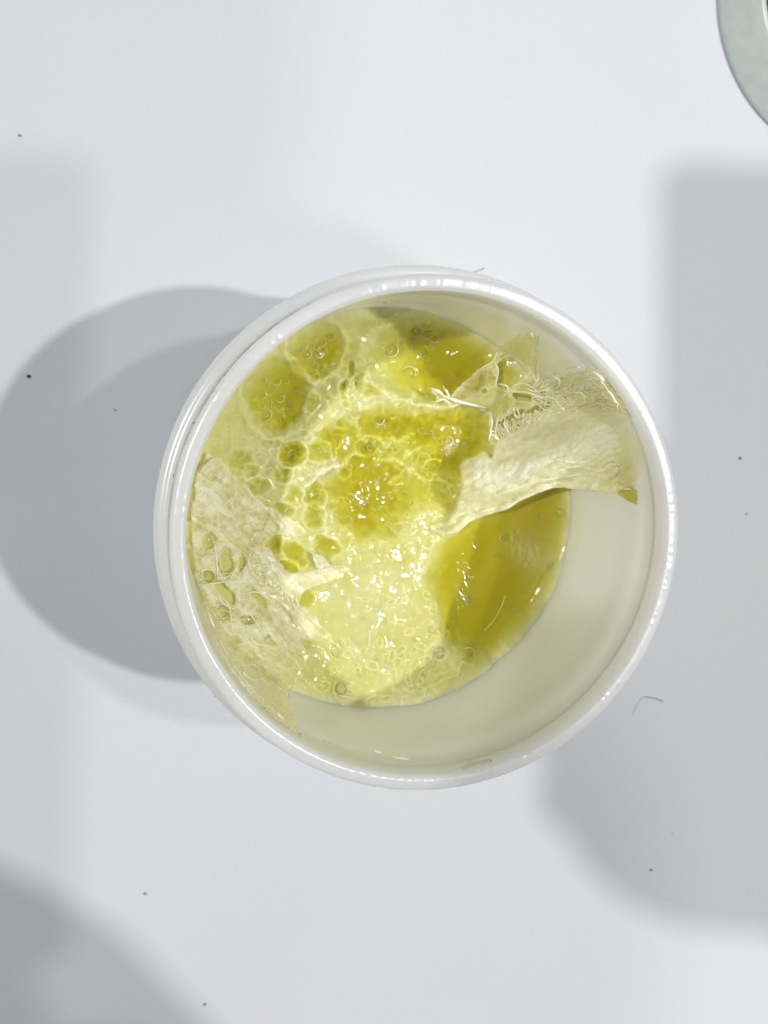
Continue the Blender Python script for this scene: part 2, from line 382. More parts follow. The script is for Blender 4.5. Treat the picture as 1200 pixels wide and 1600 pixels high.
olive_mid = [(505, 668), (540, 648), (600, 640), (650, 648), (700, 640), (762, 640), (768, 690), (740, 720), (720, 745), (728, 775), (700, 795), (655, 790), (625, 800), (612, 835),
             (565, 838), (530, 822), (520, 785), (505, 760), (535, 728), (500, 712)]
pool_low = [(682, 905), (700, 862), (735, 822), (790, 790), (860, 748), (1000, 740), (990, 800), (905, 880), (862, 945), (820, 992), (770, 1040), (735, 1030), (700, 985), (690, 945)]
def jelly_fields(px, py, rr):
    wx = px + 16 * (fbm(px, py, 45, 31) - .5) + 6 * (vnoise(px, py, 11, 41) - .5)
    wy = py + 16 * (fbm(px, py, 45, 51) - .5) + 6 * (vnoise(px, py, 11, 61) - .5)
    n_big = fbm(px, py, 90, 71); n_mid = fbm(px, py, 30, 75); n_fine = fbm(px, py, 9, 81, 3)
    v = .66 + .22 * (n_big - .5) + .22 * (n_mid - .5)
    h = .9 * (n_big - .5) + .5 * (n_mid - .5)
    sp = np.zeros_like(v)                                  # where tiny wet bumps sit
    # the pale mound in the lower middle
    e = ell(wx, wy, 600, 985, 130, 120); mnd = sm(1.15, .4, e)
    v += .09 * mnd; h += 1.2 * mnd
    e = ell(wx, wy, 480, 700, 190, 90, -30); v += .06 * sm(1.2, .3, e); h += 1.0 * sm(1.2, .2, e)
    # upper right bowl with a clear floor
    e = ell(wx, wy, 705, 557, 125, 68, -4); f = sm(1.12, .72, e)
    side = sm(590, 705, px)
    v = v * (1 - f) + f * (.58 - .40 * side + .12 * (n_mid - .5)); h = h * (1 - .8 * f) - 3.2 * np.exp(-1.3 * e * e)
    rimb = np.exp(-((e - 1.12) / .12) ** 2) * (px < 770); v += .10 * rimb; h += .7 * rimb
    # two smaller bowls
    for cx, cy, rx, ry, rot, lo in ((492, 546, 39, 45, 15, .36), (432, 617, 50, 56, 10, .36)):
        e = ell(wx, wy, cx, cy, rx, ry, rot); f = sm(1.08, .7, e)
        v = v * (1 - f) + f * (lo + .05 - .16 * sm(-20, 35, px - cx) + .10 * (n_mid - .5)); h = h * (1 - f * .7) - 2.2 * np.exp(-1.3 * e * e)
        rimb = np.exp(-((e - 1.12) / .14) ** 2); v += .05 * rimb; h += .6 * rimb
    # middle: burst foam, olive cells between pale ridges
    d = poly_sd(wx, wy, olive_mid); f = sm(14, -20, d)
    h = h - 1.8 * sm(12, -30, d)
    e2 = ell(wx, wy, 582, 765, 66, 72); d2_ = ell(wx, wy, 650, 668, 95, 30); d3_ = ell(wx, wy, 712, 700, 40, 50)
    deep = np.clip(sm(1.1, .2, e2) + sm(1.2, .3, d2_) + sm(1.2, .3, d3_), 0, 1)
    v = v * (1 - f) + f * (.38 - .19 * deep + .30 * (n_mid - .5) + .12 * (n_fine - .5)); h -= .9 * deep * f
    # small olive holes
    for cx, cy, rx, ry, rot, lo, dp in ((455, 708, 21, 18, -20, .24, 1.5), (500, 702, 18, 14, 0, .34, .8), (512, 854, 19, 16, 10, .30, 1.0), (430, 850, 14, 14, 0, .34, .8), (462, 862, 22, 13, 50, .32, 1.0),
                                        (453, 885, 13, 11, 0, .30, .8), (492, 772, 16, 20, 10, .34, 1.2), (488, 806, 14, 18, 0, .36, 1.0), (400, 760, 16, 13, 0, .42, .7), (439, 742, 14, 13, 0, .42, .8),
                                        (456, 776, 14, 16, 0, .44, .7), (480, 934, 11, 14, 20, .42, .5), (440, 800, 16, 12, 20, .46, .7), (376, 716, 18, 14, 0, .46, .6), (394, 733, 12, 10, 0, .46, .5),
                                        (560, 598, 7, 16, 0, .42, .6), (536, 607, 8, 12, 0, .40, .7), (580, 610, 16, 12, 0, .46, .5), (547, 577, 5, 14, 5, .40, .5), (487, 630, 8, 14, 15, .44, .5),
                                        (398, 1042, 22, 19, 20, .50, .7), (580, 698, 17, 13, 0, .2, 1.1), (540, 735, 12, 10, 0, .30, .8)):
        e = ell(wx, wy, cx, cy, rx, ry, rot); f = sm(1.3, .55, e)
        v = v * (1 - f) + f * (lo + .07); h -= 1.1 * dp * np.exp(-1.6 * e * e)
        rimb = np.exp(-((e - 1.2) / .22) ** 2); v += .02 * rimb; h += .25 * dp * rimb
    # pale torn ridges standing across the middle
    for pts, wd, hh, dv in (([(556, 655), (568, 680), (595, 690), (625, 690), (645, 680)], 8, 1.2, .30), ([(500, 735), (530, 722), (560, 706), (575, 712)], 6, 1.0, .28), ([(515, 690), (517, 708), (522, 715), (533, 690)], 4, .8, .22),
                            ([(596, 722), (620, 722), (640, 735), (655, 750)], 7, 1.0, .28), ([(634, 714), (652, 698)], 4, .8, .24), ([(480, 760), (498, 742), (545, 720)], 6, .9, .2),
                            ([(640, 735), (665, 752), (690, 750), (710, 765)], 6, .8, .22), ([(503, 790), (500, 815), (512, 838)], 9, .8, .2), ([(668, 726), (690, 716)], 4, .7, .2), ([(480, 610), (520, 590), (535, 610)], 8, .6, .08),
                            ([(455, 560), (470, 580), (490, 598)], 6, .8, .1), ([(575, 585), (592, 612), (625, 632), (680, 630)], 9, .8, .12), ([(620, 735), (630, 742), (612, 760)], 5, .7, .18)):
        L = smooth_line(pts, 16); d = np.full(px.shape, 1e9)
        for q in L: d = np.minimum(d, np.hypot(wx - q[0], wy - q[1]))
        f = np.exp(-(d / wd) ** 2) * (.45 + 1.1 * n_fine); v += .72 * dv * f; h += .8 * hh * f
    # the large clear pool by the lower right wall
    d = poly_sd(wx * .5 + px * .5, wy * .5 + py * .5, pool_low); f = sm(26, -26, d)
    v = v * (1 - f) + f * (.20 - .06 * sm(0, -40, d) + .05 * (n_mid - .5) + .05 * (n_fine - .5)); h = h * (1 - f) - 3.2 * f
    # froth cells
    zone = sm(1.25, .7, ell(px, py, 560, 720, 225, 150)) * (1 - sm(1.1, .8, ell(px, py, 705, 557, 125, 68)))
    return wx, wy, v, h, zone, n_fine, n_mid
wx, wy, VV, HH, ZONE, nf, nm = jelly_fields(PX, PY, RR)
HH = HH + HB
cells = [(random.uniform(330, 780), random.uniform(570, 900)) for _ in range(330)]
d1, d2, ix = worley(wx, wy, cells)
rid = np.exp(-((d2 - d1) / 3.2) ** 2)
cl = np.random.default_rng(3).random(len(cells))[ix]
on = sm(.35, .7, cl)
HH += ZONE * on * (.22 * rid - .28 * np.exp(-(d1 / 6.0) ** 2)) * sm(.15, .5, VV)
VV += ZONE * on * (.05 * rid - .07 * np.exp(-(d1 / 6.0) ** 2)) * sm(.1, .4, VV)
# beads and wrinkles that catch the lamps
def beads(n, cx, cy, rx, ry, r0, r1, amp, seed):
    global HH, VV
    r_ = np.random.default_rng(seed)
    for k in range(n):
        t = r_.uniform(0, 2 * math.pi); q = math.sqrt(r_.random())
        bx, by = cx + rx * q * math.cos(t), cy + ry * q * math.sin(t); br = r_.uniform(r0, r1)
        m = (np.abs(PX - bx) < 3 * br) & (np.abs(PY - by) < 3 * br)
        st = r_.uniform(.7, 1.6); a_ = r_.uniform(0, 180)
        e = ell(PX[m], PY[m], bx, by, br * st, br / st, a_)
        if r_.random() < .35: HH[m] += amp * br / 6 * (np.exp(-((e - .9) / .35) ** 2) - .3 * np.exp(-e * e * 2))
        else: HH[m] += amp * br / 6 * np.exp(-e * e * 1.6)
beads(95, 625, 1005, 95, 92, 3.5, 9, .20, 1)
beads(34, 680, 1025, 60, 50, 3, 8, .17, 2)
beads(60, 560, 1050, 110, 50, 3, 8, .17, 3)
beads(170, 590, 710, 160, 110, 2.2, 6, .26, 4)
beads(40, 545, 590, 60, 60, 3, 7, .20, 5)
beads(40, 620, 540, 60, 50, 3, 6, .16, 6)
beads(70, 420, 720, 100, 110, 2.5, 6, .18, 7)
HH += .10 * (nf - .5) * sm(.15, .5, VV)
# worm-like ripples along the wet edge, bottom right
for pts in ([(555, 1102), (570, 1100), (573, 1090), (584, 1084)], [(650, 1090), (662, 1083), (666, 1072), (690, 1065)], [(688, 1062), (706, 1056), (715, 1052), (718, 1040), (723, 1034)], [(728, 1036), (738, 1039), (748, 1031)],
            [(522, 1066), (521, 1082), (530, 1093), (534, 1096)], [(626, 1098), (627, 1088), (636, 1084)], [(575, 985), (574, 1005), (570, 1015)], [(660, 1005), (661, 1030)], [(692, 1052), (702, 1046)], [(616, 1044), (618, 1060)],
            [(560, 1043), (564, 1054)], [(676, 975), (682, 985), (687, 989)]):
    L = smooth_line(pts, 24); d = np.full(PX.shape, 1e9)
    for q in L: d = np.minimum(d, np.hypot(PX - q[0], PY - q[1]))
    HH += .34 * np.exp(-(d / 2.6) ** 2)
# the jelly creeps up the wall
climb = .15 + 1.6 * fbm(ANG * 9 + 50, RR * 0 + 3, 1.0, 401, 3) * sm(math.radians(150), math.radians(90), _da)
DW = np.maximum(31.9 - RR, 0)
HH += 2.4 * (fbm(ANG * 5 + 20, RR * 0 + 1, 1.0, 405, 3) - .5) * np.exp(-DW / .9)
HH += climb * np.exp(-DW / .8) + .3 * np.exp(-DW / 3.0)
edge = np.exp(-(DW / 1.3)) ; VV = VV * (1 - edge) + edge * np.maximum(VV, .74)
e2_ = np.exp(-(DW / 4.0) ** 2); VV += .16 * e2_ * np.clip(.6 - VV, 0, 1)
VV = np.clip(VV, 0, 1)
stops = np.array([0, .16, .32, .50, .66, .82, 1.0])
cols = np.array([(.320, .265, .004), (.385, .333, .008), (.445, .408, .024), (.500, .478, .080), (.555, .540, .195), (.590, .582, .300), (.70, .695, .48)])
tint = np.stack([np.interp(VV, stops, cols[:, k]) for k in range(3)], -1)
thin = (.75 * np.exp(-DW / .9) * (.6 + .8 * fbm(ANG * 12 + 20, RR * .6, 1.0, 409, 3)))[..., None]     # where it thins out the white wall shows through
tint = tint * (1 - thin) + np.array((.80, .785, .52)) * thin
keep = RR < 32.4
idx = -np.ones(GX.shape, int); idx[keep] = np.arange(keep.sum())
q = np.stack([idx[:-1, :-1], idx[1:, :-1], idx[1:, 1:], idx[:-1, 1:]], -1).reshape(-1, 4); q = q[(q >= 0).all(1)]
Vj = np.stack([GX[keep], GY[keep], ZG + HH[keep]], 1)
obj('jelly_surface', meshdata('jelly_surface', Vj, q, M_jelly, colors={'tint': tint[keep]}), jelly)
def hj(p):
    """Height of the jelly's surface at points (mm)."""
    i = np.clip(((p[:, 0] + 32.5) / STEP).round().astype(int), 0, ng - 1); j = np.clip(((p[:, 1] + 32.5) / STEP).round().astype(int), 0, ng - 1)
    return ZG + HH[i, j]
def on_jelly(px, off=0.0):
    p = at(px, ZG)
    for _ in range(4): p = at(px, hj(p) + off)
    return p

# bubbles: a clear dome on a fine raised ring
def bubble_mesh():
    nseg, V, Fc = 24, [], []
    Rm, rm = 1.0, .09
    for a in range(nseg):
        t = 2 * math.pi * a / nseg
        for b in range(6):
            s = 2 * math.pi * b / 6; rr = Rm + rm * math.cos(s)
            V.append((rr * math.cos(t), rr * math.sin(t), rm * math.sin(s) + .02))
    for a in range(nseg):
        for b in range(6):
            a2, b2 = (a + 1) % nseg, (b + 1) % 6
            Fc.append((a * 6 + b, a2 * 6 + b, a2 * 6 + b2, a * 6 + b2))
    nr = len(Fc); base = len(V); lv = 5
    for l in range(lv):
        f = math.radians(l * 90 / lv)
        for a in range(nseg):
            t = 2 * math.pi * a / nseg; V.append((.97 * math.cos(f) * math.cos(t), .97 * math.cos(f) * math.sin(t), .62 * math.sin(f)))
    V.append((0, 0, .62))
    for l in range(lv - 1):
        for a in range(nseg):
            a2 = (a + 1) % nseg; Fc.append((base + l * nseg + a, base + l * nseg + a2, base + (l + 1) * nseg + a2, base + (l + 1) * nseg + a))
    for a in range(nseg): Fc.append((base + (lv - 1) * nseg + a, base + (lv - 1) * nseg + (a + 1) % nseg, len(V) - 1))
    me = meshdata('bubble', V, Fc, [M_ring, M_bubble])
    me.polygons.foreach_set('material_index', [0] * nr + [1] * (len(Fc) - nr))
    return me
bub = bubble_mesh()
BUB = [(413, 594, 5), (418, 600, 5), (432, 595, 8), (437, 620, 9), (415, 648, 10), (450, 642, 5), (411, 617, 6), (421, 630, 5), (455, 629, 4), (479, 553, 9), (475, 538, 6), (499, 552, 8), (504, 535, 6), (474, 567, 5),
       (488, 540, 5), (516, 524, 9), (610, 546, 13), (650, 517, 11), (668, 522, 9), (679, 529, 7), (662, 552, 7), (661, 508, 5), (639, 583, 12), (564, 598, 5), (536, 600, 5), (556, 649, 6), (593, 656, 9), (672, 678, 6),
       (701, 689, 8), (714, 689, 7), (457, 711, 9), (498, 701, 6), (580, 698, 7), (375, 709, 8), (371, 723, 5), (394, 733, 5), (453, 802, 9), (492, 772, 8), (547, 777, 7), (396, 760, 6), (329, 862, 7), (331, 874, 5), (325, 900, 13),
       (312, 821, 7), (324, 844, 9), (346, 956, 11), (387, 968, 9), (345, 979, 5), (358, 989, 5), (361, 1006, 6), (369, 1008, 8), (395, 1040, 9), (444, 1005, 8), (528, 1017, 14), (533, 1076, 13), (686, 1019, 13), (664, 1052, 8),
       (732, 1020, 10), (584, 1100, 6), (636, 1098, 6), (876, 801, 12), (788, 841, 8), (858, 883, 8), (732, 937, 7), (318, 868, 6), (340, 1000, 4), (352, 1010, 5), (378, 1020, 5), (333, 935, 6), (322, 915, 5), (338, 968, 5),
       (600, 970, 6), (588, 952, 7), (568, 965, 6), (650, 1000, 6), (676, 983, 9), (620, 1000, 5), (605, 1000, 6), (546, 730, 5), (620, 700, 6), (690, 700, 5), (640, 690, 5), (523, 808, 5), (545, 812, 6), (570, 790, 5), (600, 775, 5)]
r_ = np.random.default_rng(77)
for k in range(150):                                   # the froth of fine bubbles around the wall and in the bowls
    c = [(330, 900, 18, 90), (360, 1000, 25, 30), (432, 617, 34, 38), (492, 546, 24, 30), (665, 525, 40, 22), (600, 720, 110, 80), (640, 1030, 90, 50), (830, 870, 70, 70), (545, 600, 50, 50), (420, 720, 60, 60)][k % 10]
    BUB.append((c[0] + c[2] * r_.normal() * .7, c[1] + c[3] * r_.normal() * .7, r_.uniform(2.5, 5.5)))
for bx, by, br in BUB:
    p = on_jelly([(bx, by)])[0]
    if math.hypot(p[0], p[1]) > 30.4: continue
    s = br * 180 / FPX * .9
    o = obj('bubble', bub, jelly, p + np.array([0, 0, -.02 - .03 * br * .1])); o.scale = (s * r_.uniform(.85, 1.1), s * r_.uniform(.85, 1.1), s * r_.uniform(.5, .9))
    o.rotation_euler = (r_.normal() * .12, r_.normal() * .12, r_.uniform(0, 6.28))

# smears and drops of jelly left on the inner wall
def blob(px, w, h, rot=0, lift=.35, r0=31.9, z=None):
    p = at_in([px], ZG + 1 if z is None else z, r0)[0]
    a = math.atan2(p[1], p[0]); V = []; Fc = []; k = 12
    t_ = np.array([-math.sin(a), math.cos(a), 0]); u_ = np.array([0, 0, 1.0]); n_ = np.array([-math.cos(a), -math.sin(a), 0])
    cr, sr = math.cos(math.radians(rot)), math.sin(math.radians(rot))
    T = t_ * cr + u_ * sr; U = -t_ * sr + u_ * cr
    jit = [1 + .3 * (random.random() - .5) for _ in range(k)]
    for l, (q, zz) in enumerate(((1, -.1), (.8, .6), (.4, 1))):
        for a_ in range(k):
            t = 2 * math.pi * a_ / k; V.append(p + T * w * q * math.cos(t) * jit[a_] + U * h * q * math.sin(t) * jit[a_] + n_ * lift * zz)
    for l in range(2):
        for a_ in range(k): Fc.append((l * k + a_, l * k + (a_ + 1) % k, (l + 1) * k + (a_ + 1) % k, (l + 1) * k + a_))
    Fc.append(tuple(2 * k + a_ for a_ in range(k)))
    return V, Fc
M_smear = simple('wet_smear', (.80, .79, .62), .12, mix_transparent=.45)
for px, w, h, rot in [((745, 1194), 2.4, 1.0, 8), ((512, 1162), 1.0, .22, 25), ((714, 1112), .35, .6, 0), ((625, 1185), 1.4, .3, 20), ((470, 1148), .25, .7, 0), ((590, 1175), .8, .18, 30),
                      ((604, 471), .5, .8, 20)]:
    V, Fc = blob(px, w, h, rot, .25); obj('smear', meshdata('smear', V, Fc, M_smear), jelly)

# ------------------------------------------------------------------ membranes
def sheet(poly, zfun, tintfun, coverfun, step=2.0, rag=5.0, rag_scale=9, seed=100, holes=(), rmax=31.2, thick=.16, off=None):
    """A ragged thin sheet inside an outline; zfun gives its height, holes are torn out of it."""
    P = np.asarray(poly, float); x0, y0 = P.min(0) - 6; x1, y1 = P.max(0) + 6
    xs = np.arange(x0, x1, step); ys = np.arange(y0, y1, step)
    X, Y = np.meshgrid(xs, ys, indexing='ij')
    sd = poly_sd(X, Y, P) + rag * (fbm(X, Y, rag_scale, seed, 3) - .5) * 2
    for h in holes:
        e = ell(X + 7 * (fbm(X, Y, 10, seed + 7, 2) - .5), Y + 7 * (fbm(X, Y, 10, seed + 9, 2) - .5), *h); sd = np.maximum(sd, (1 - e) * min(h[2], h[3]))
    ok = sd < 0
    # walk border vertices onto the outline so that the edge is not stepped
    gx, gy = np.gradient(sd, step); gl = np.hypot(gx, gy) + 1e-6
    edge = (sd >= 0) & (sd < step * 1.5)
    XX = np.where(edge, X - gx / gl ** 2 * sd, X); YY = np.where(edge, Y - gy / gl ** 2 * sd, Y)
    use = ok | edge
    quad_ok = use[:-1, :-1] & use[1:, :-1] & use[1:, 1:] & use[:-1, 1:] & (ok[:-1, :-1] | ok[1:, :-1] | ok[1:, 1:] | ok[:-1, 1:])
    ii, jj = np.nonzero(quad_ok); n2 = X.shape[1]
    q = np.stack([ii * n2 + jj, (ii + 1) * n2 + jj, (ii + 1) * n2 + jj + 1, ii * n2 + jj + 1], 1)
    u, inv = np.unique(q, return_inverse=True); q = inv.reshape(q.shape)
    xx, yy, ss = XX.ravel()[u], YY.ravel()[u], sd.ravel()[u]
    z = zfun(xx, yy, ss)
    p = at_in(np.stack([xx, yy], 1), z, rmax)
    return p, q[:, ::-1], {'tint': tintfun(xx, yy, ss), 'cover': np.clip(coverfun(xx, yy, ss), 0, 1)}
def link_sheet(name, dat, parent=None, thick=.16, mat=None):
    p, q, c = dat
    o = obj(name, meshdata(name, p, q, mat or M_film, colors=c), parent)
    m = o.modifiers.new('thickness', 'SOLIDIFY'); m.thickness = thick * MM; m.offset = 1
    return o
def aniso(x, y, ang, lx, ly, seed):
    x, y = x + 26 * (fbm(x, y, 38, seed + 60, 2) - .5), y + 26 * (fbm(x, y, 38, seed + 70, 2) - .5)
    c, s = math.cos(math.radians(ang)), math.sin(math.radians(ang))
    return fbm((x * c + y * s) / lx, (-x * s + y * c) / ly, 1.0, seed, 3)
def strands_bundle(lines, rads, mat, name, parent, sides=5, stuff=False):
    V, Fc = [], []
    for L, r in zip(lines, rads):
        v, f = tube(L, r, sides, len(V)); V += v; Fc += f
    o = obj(name, meshdata(name, V, Fc, mat), parent)
    if stuff: o['kind'] = 'stuff'
    return o

# --- left: a fibrous skin over the left third of the jelly
skin = empty('torn_skin', (-22, -6, ZG)); tag(skin, 'large fibrous whitish skin spread over the left side of the yellow jelly', 'membrane')
skin.location = (0, 0, 0)
left_poly = [(322, 706), (345, 716), (366, 742), (392, 768), (415, 790), (442, 802), (466, 814), (484, 834), (462, 838), (425, 838), (416, 850), (430, 870), (444, 888), (456, 897), (492, 890), (520, 880), (549, 888), (522, 906), (490, 918),
             (476, 926), (480, 950), (496, 966), (512, 985), (532, 1012), (500, 1002), (470, 998), (479, 1016), (478, 1036), (463, 1058), (450, 1076), (449, 1092), (458, 1112), (464, 1140), (462, 1166), (438, 1150), (408, 1118), (384, 1090),
             (358, 1050), (334, 1004), (316, 950), (304, 900), (299, 850), (299, 800), (306, 745)]
_lc = np.random.default_rng(55); lcells = [(_lc.uniform(298, 500), _lc.uniform(700, 1160)) for _ in range(420)]
def froth(x, y):
    a = x + 10 * (fbm(x, y, 18, 171, 2) - .5); b = y + 10 * (fbm(x, y, 18, 175, 2) - .5)
    d1, d2, ix = worley(a, b, lcells); w = .5 + .5 * np.random.default_rng(4).random(len(lcells))[ix]
    return np.exp(-((d2 - d1) / 2.4) ** 2) * w * sm(470, 400, x + .25 * (y - 900))
def lz(x, y, s):
    fr = froth(x, y)
    p = at(np.stack([x, y], 1), ZG); b = hj(p)
    wr = .7 * aniso(x, y, 35, 70, 18, 131) + .12 * fbm(x, y, 14, 135, 2)
    return b + .35 + wr * sm(2, -14, s) + 1.0 * sm(420, 320, x) + .35 * fr
def ltint(x, y, s):
    f = aniso(x, y, 35, 55, 7, 141); g_ = fbm(x, y, 40, 145)
    t = np.clip(.75 + 1.3 * (f - .5) + .6 * (g_ - .5), 0, 1)[:, None]
    return np.array((.93, .915, .58)) * (1 - t) + np.array((.98, .978, .88)) * t
def lcover(x, y, s):
    f = aniso(x, y, 40, 34, 5, 151); g_ = fbm(x, y, 24, 155); w = fbm(x, y, 7, 157, 3)
    rim_ = np.exp(-((s + 2.0) / 2.0) ** 2)
    c = .39 + .75 * (f - .5) + .95 * (g_ - .5) + .2 * (w - .5) + .06 * sm(430, 500, x) * sm(860, 900, y) + .16 * sm(400, 460, x) * sm(870, 820, y)
    return np.clip(c + .30 * froth(x, y), .10, .80) * sm(1.5, -5, s) + .12 * rim_
holes = [(346, 956, 14, 12, 0), (388, 968, 12, 7, 10), (405, 935, 17, 6, 50), (352, 880, 12, 22, 0), (352, 925, 24, 8, 50), (326, 845, 9, 12, 0), (325, 900, 12, 10, 0), (478, 935, 9, 12, 30), (378, 882, 6, 12, 10), (420, 1000, 10, 5, 40)]
link_sheet('skin_sheet', sheet(left_poly, lz, ltint, lcover, 1.8, 3.0, 9, 161, holes), skin, .14)
# its fibres, and the threads that frame the torn cells
lines, rads = [], []
r_ = np.random.default_rng(5)
def skin_line(pts, n=14, up=.9):
    L = smooth_line(pts, n); p = at(L, ZG); z = hj(p) + up + 1.0 * sm(420, 320, L[:, 0])
    return at_in(L, z, 30.6)
Lp = np.array(left_poly)
for k in range(150):
    for _ in range(20):
        x, y = r_.uniform(305, 500), r_.uniform(730, 1120)
        if poly_sd(np.array([x]), np.array([y]), left_poly)[0] < -8: break
    a = math.radians(r_.normal(40, 38)); ln = r_.uniform(12, 46); bend = r_.normal() * .5
    pts = [(x + math.cos(a + bend * (t - .5)) * ln * (t - .5), y + math.sin(a + bend * (t - .5)) * ln * (t - .5) + 3 * r_.normal()) for t in (0, .35, .7, 1)]
    lines.append(skin_line(pts, 9, .35 + r_.random() * .8)); w = r_.uniform(.03, .08); rads.append(np.array([.3, .9, 1, 1, .9, .8, .6, .4, .2])[:len(lines[-1])] * w if len(lines[-1]) <= 9 else w)
strands_bundle(lines, rads, M_strand, 'fibre_mat', skin, 4, stuff=True)
def loop(cx, cy, rx, ry, rot, a0=0, a1=360, n=9):
    c, s = math.cos(math.radians(rot)), math.sin(math.radians(rot)); out = []
    for t in np.radians(np.linspace(a0, a1, n)):
        u, v = rx * math.cos(t), ry * math.sin(t); out.append((cx + u * c - v * s + random.uniform(-1, 1), cy + u * s + v * c + random.uniform(-1, 1)))
    return out
threads = [loop(346, 956, 12, 11, 0, 30, 330), loop(352, 880, 13, 22, 5, 20, 250), loop(325, 900, 12, 11, 0, 90, 380), loop(398, 1042, 22, 19, 20, 0, 200),
           [(340, 925), (346, 940), (362, 950), (370, 952)], [(300, 915), (330, 912), (365, 908), (395, 912)], [(345, 930), (358, 948), (362, 975), (366, 995)], [(355, 945), (385, 955), (402, 975), (412, 990)], [(368, 860), (372, 880), (362, 900), (358, 920)],
           [(335, 845), (338, 870), (340, 905)], [(340, 800), (342, 820), (338, 838)], [(322, 788), (334, 796), (330, 815)], [(310, 770), (330, 765), (352, 772)], [(364, 775), (352, 790), (362, 802)], [(395, 855), (388, 880), (402, 905)],
           [(430, 905), (445, 925), (455, 950)], [(385, 985), (400, 1005), (430, 1010)], [(318, 958), (330, 975), (345, 990)], [(410, 860), (430, 890), (440, 915)], [(375, 930), (400, 925), (425, 940)], [(432, 950), (445, 970), (470, 985)],
           [(462, 1100), (452, 1085), (470, 1050)], [(420, 1090), (432, 1110), (436, 1135)]]
for L in threads:
    P = skin_line(L, 26, 1.0); obj('thread', meshdata('thread', *tube(P, .10 * (.25 + np.sin(np.linspace(.1, math.pi - .1, len(P)))), 6), M_strand), skin)
# a bright flake caught on the skin's end, and one by the rim
def small_flake(name, poly, label, up, seed, cat='flake', tint=(.82, .81, .64), cov=.85):
    def z(x, y, s): return hj(at(np.stack([x, y], 1), ZG)) + up + .8 * fbm(x, y, 9, seed)
    o = link_sheet(name, sheet(poly, z, lambda x, y, s: np.array(tint) * (.85 + .3 * aniso(x, y, 50, 12, 3, seed + 3))[:, None], lambda x, y, s: cov + 0 * x, 1.4, 1.5, 5, seed), None, .14)
    return tag(o, label, cat)
small_flake('white_flake', [(486, 860), (498, 866), (512, 876), (516, 884), (500, 890), (494, 886), (490, 874)], 'small bright white flake beside the round olive hole at the tip of the left skin', 1.6, 201)
small_flake('white_flake', [(311, 738), (318, 727), (330, 717), (338, 712), (334, 722), (322, 733), (314, 740)], 'narrow white sliver lying on the left edge of the jelly against the rim', 2.6, 211)

# --- right: the folded flap, stuck to the right wall and hanging over the pool
flap = empty('folded_flap', (0, 0, 0)); tag(flap, 'thick pale folded flap of skin hanging over the clear olive pool on the right', 'membrane')
flap_poly = [(717, 728), (724, 718), (742, 714), (757, 704), (768, 716), (772, 700), (778, 690), (800, 678), (828, 661), (850, 646), (884, 635), (930, 627), (962, 632), (978, 644), (986, 668), (1003, 690), (1006, 720), (1000, 748), (988, 766),
             (955, 769), (912, 764), (872, 760), (846, 766), (818, 779), (787, 796), (756, 805), (732, 815), (714, 832), (692, 838), (668, 829), (676, 818), (700, 812), (712, 792), (716, 770), (722, 752)]
def fz(x, y, s):
    t = (x - 670) / 330                                   # along the flap, left to right
    crest = 745 - 50 * t + 22 * np.sin(t * 5)
    base = ZG + 1.5 + 26 * np.clip(t, 0, 1.1) ** 1.4
    up = 2.6 * np.exp(-((y - crest) / 40) ** 2)
    low = -2.2 * sm(0, 60, y - crest)
    upper = -3.5 * sm(10, 90, crest - y)
    wr = 1.1 * (aniso(x, y, -22, 70, 11, 231) - .5) * sm(-30, 10, y - crest) * 2 + .35 * (fbm(x, y, 8, 235, 2) - .5) + .5 * (aniso(x, y, -15, 60, 16, 238) - .5)
    fold = .9 * np.exp(-((s + 5) / 4) ** 2) * sm(-10, 20, y - crest)
    return base + up + low + upper + wr + fold
def ftint(x, y, s):
    t = (x - 670) / 330; crest = 745 - 50 * t + 22 * np.sin(t * 5)
    k = sm(-15, 25, y - crest)[:, None]
    f = (aniso(x, y, -20, 60, 8, 241) - .5)[:, None]; g2 = (fbm(x, y, 34, 245) - .5)[:, None]
    grey = np.array((.95, .945, .80)); crm = np.array((.97, .96, .70))  # upper side's shading put into the tint as grey, lower side cream
    c = grey * (1 - k) + crm * k
    yl = (sm(940, 1000, x) * sm(690, 760, y))[:, None]; c = c * (1 - .6 * yl) + np.array((.55, .52, .12)) * .6 * yl
    return np.clip(c * (1 + .22 * f + .15 * g2), 0, .95)
def fcover(x, y, s):
    return .86 + .5 * (fbm(x, y, 26, 251) - .5) + .35 * (aniso(x, y, -20, 60, 7, 255) - .5)
link_sheet('flap_sheet', sheet(flap_poly, fz, ftint, lambda x, y, s: np.clip(fcover(x, y, s) - .20, .34, .88) * sm(.5, -5, s) ** .6 * (.25 + .75 * sm(672, 735, x + .5 * (y - 800))) * sm(1010, 970, x), 1.6, 1.6, 10, 261, (), 31.2), flap, .3, M_flap)
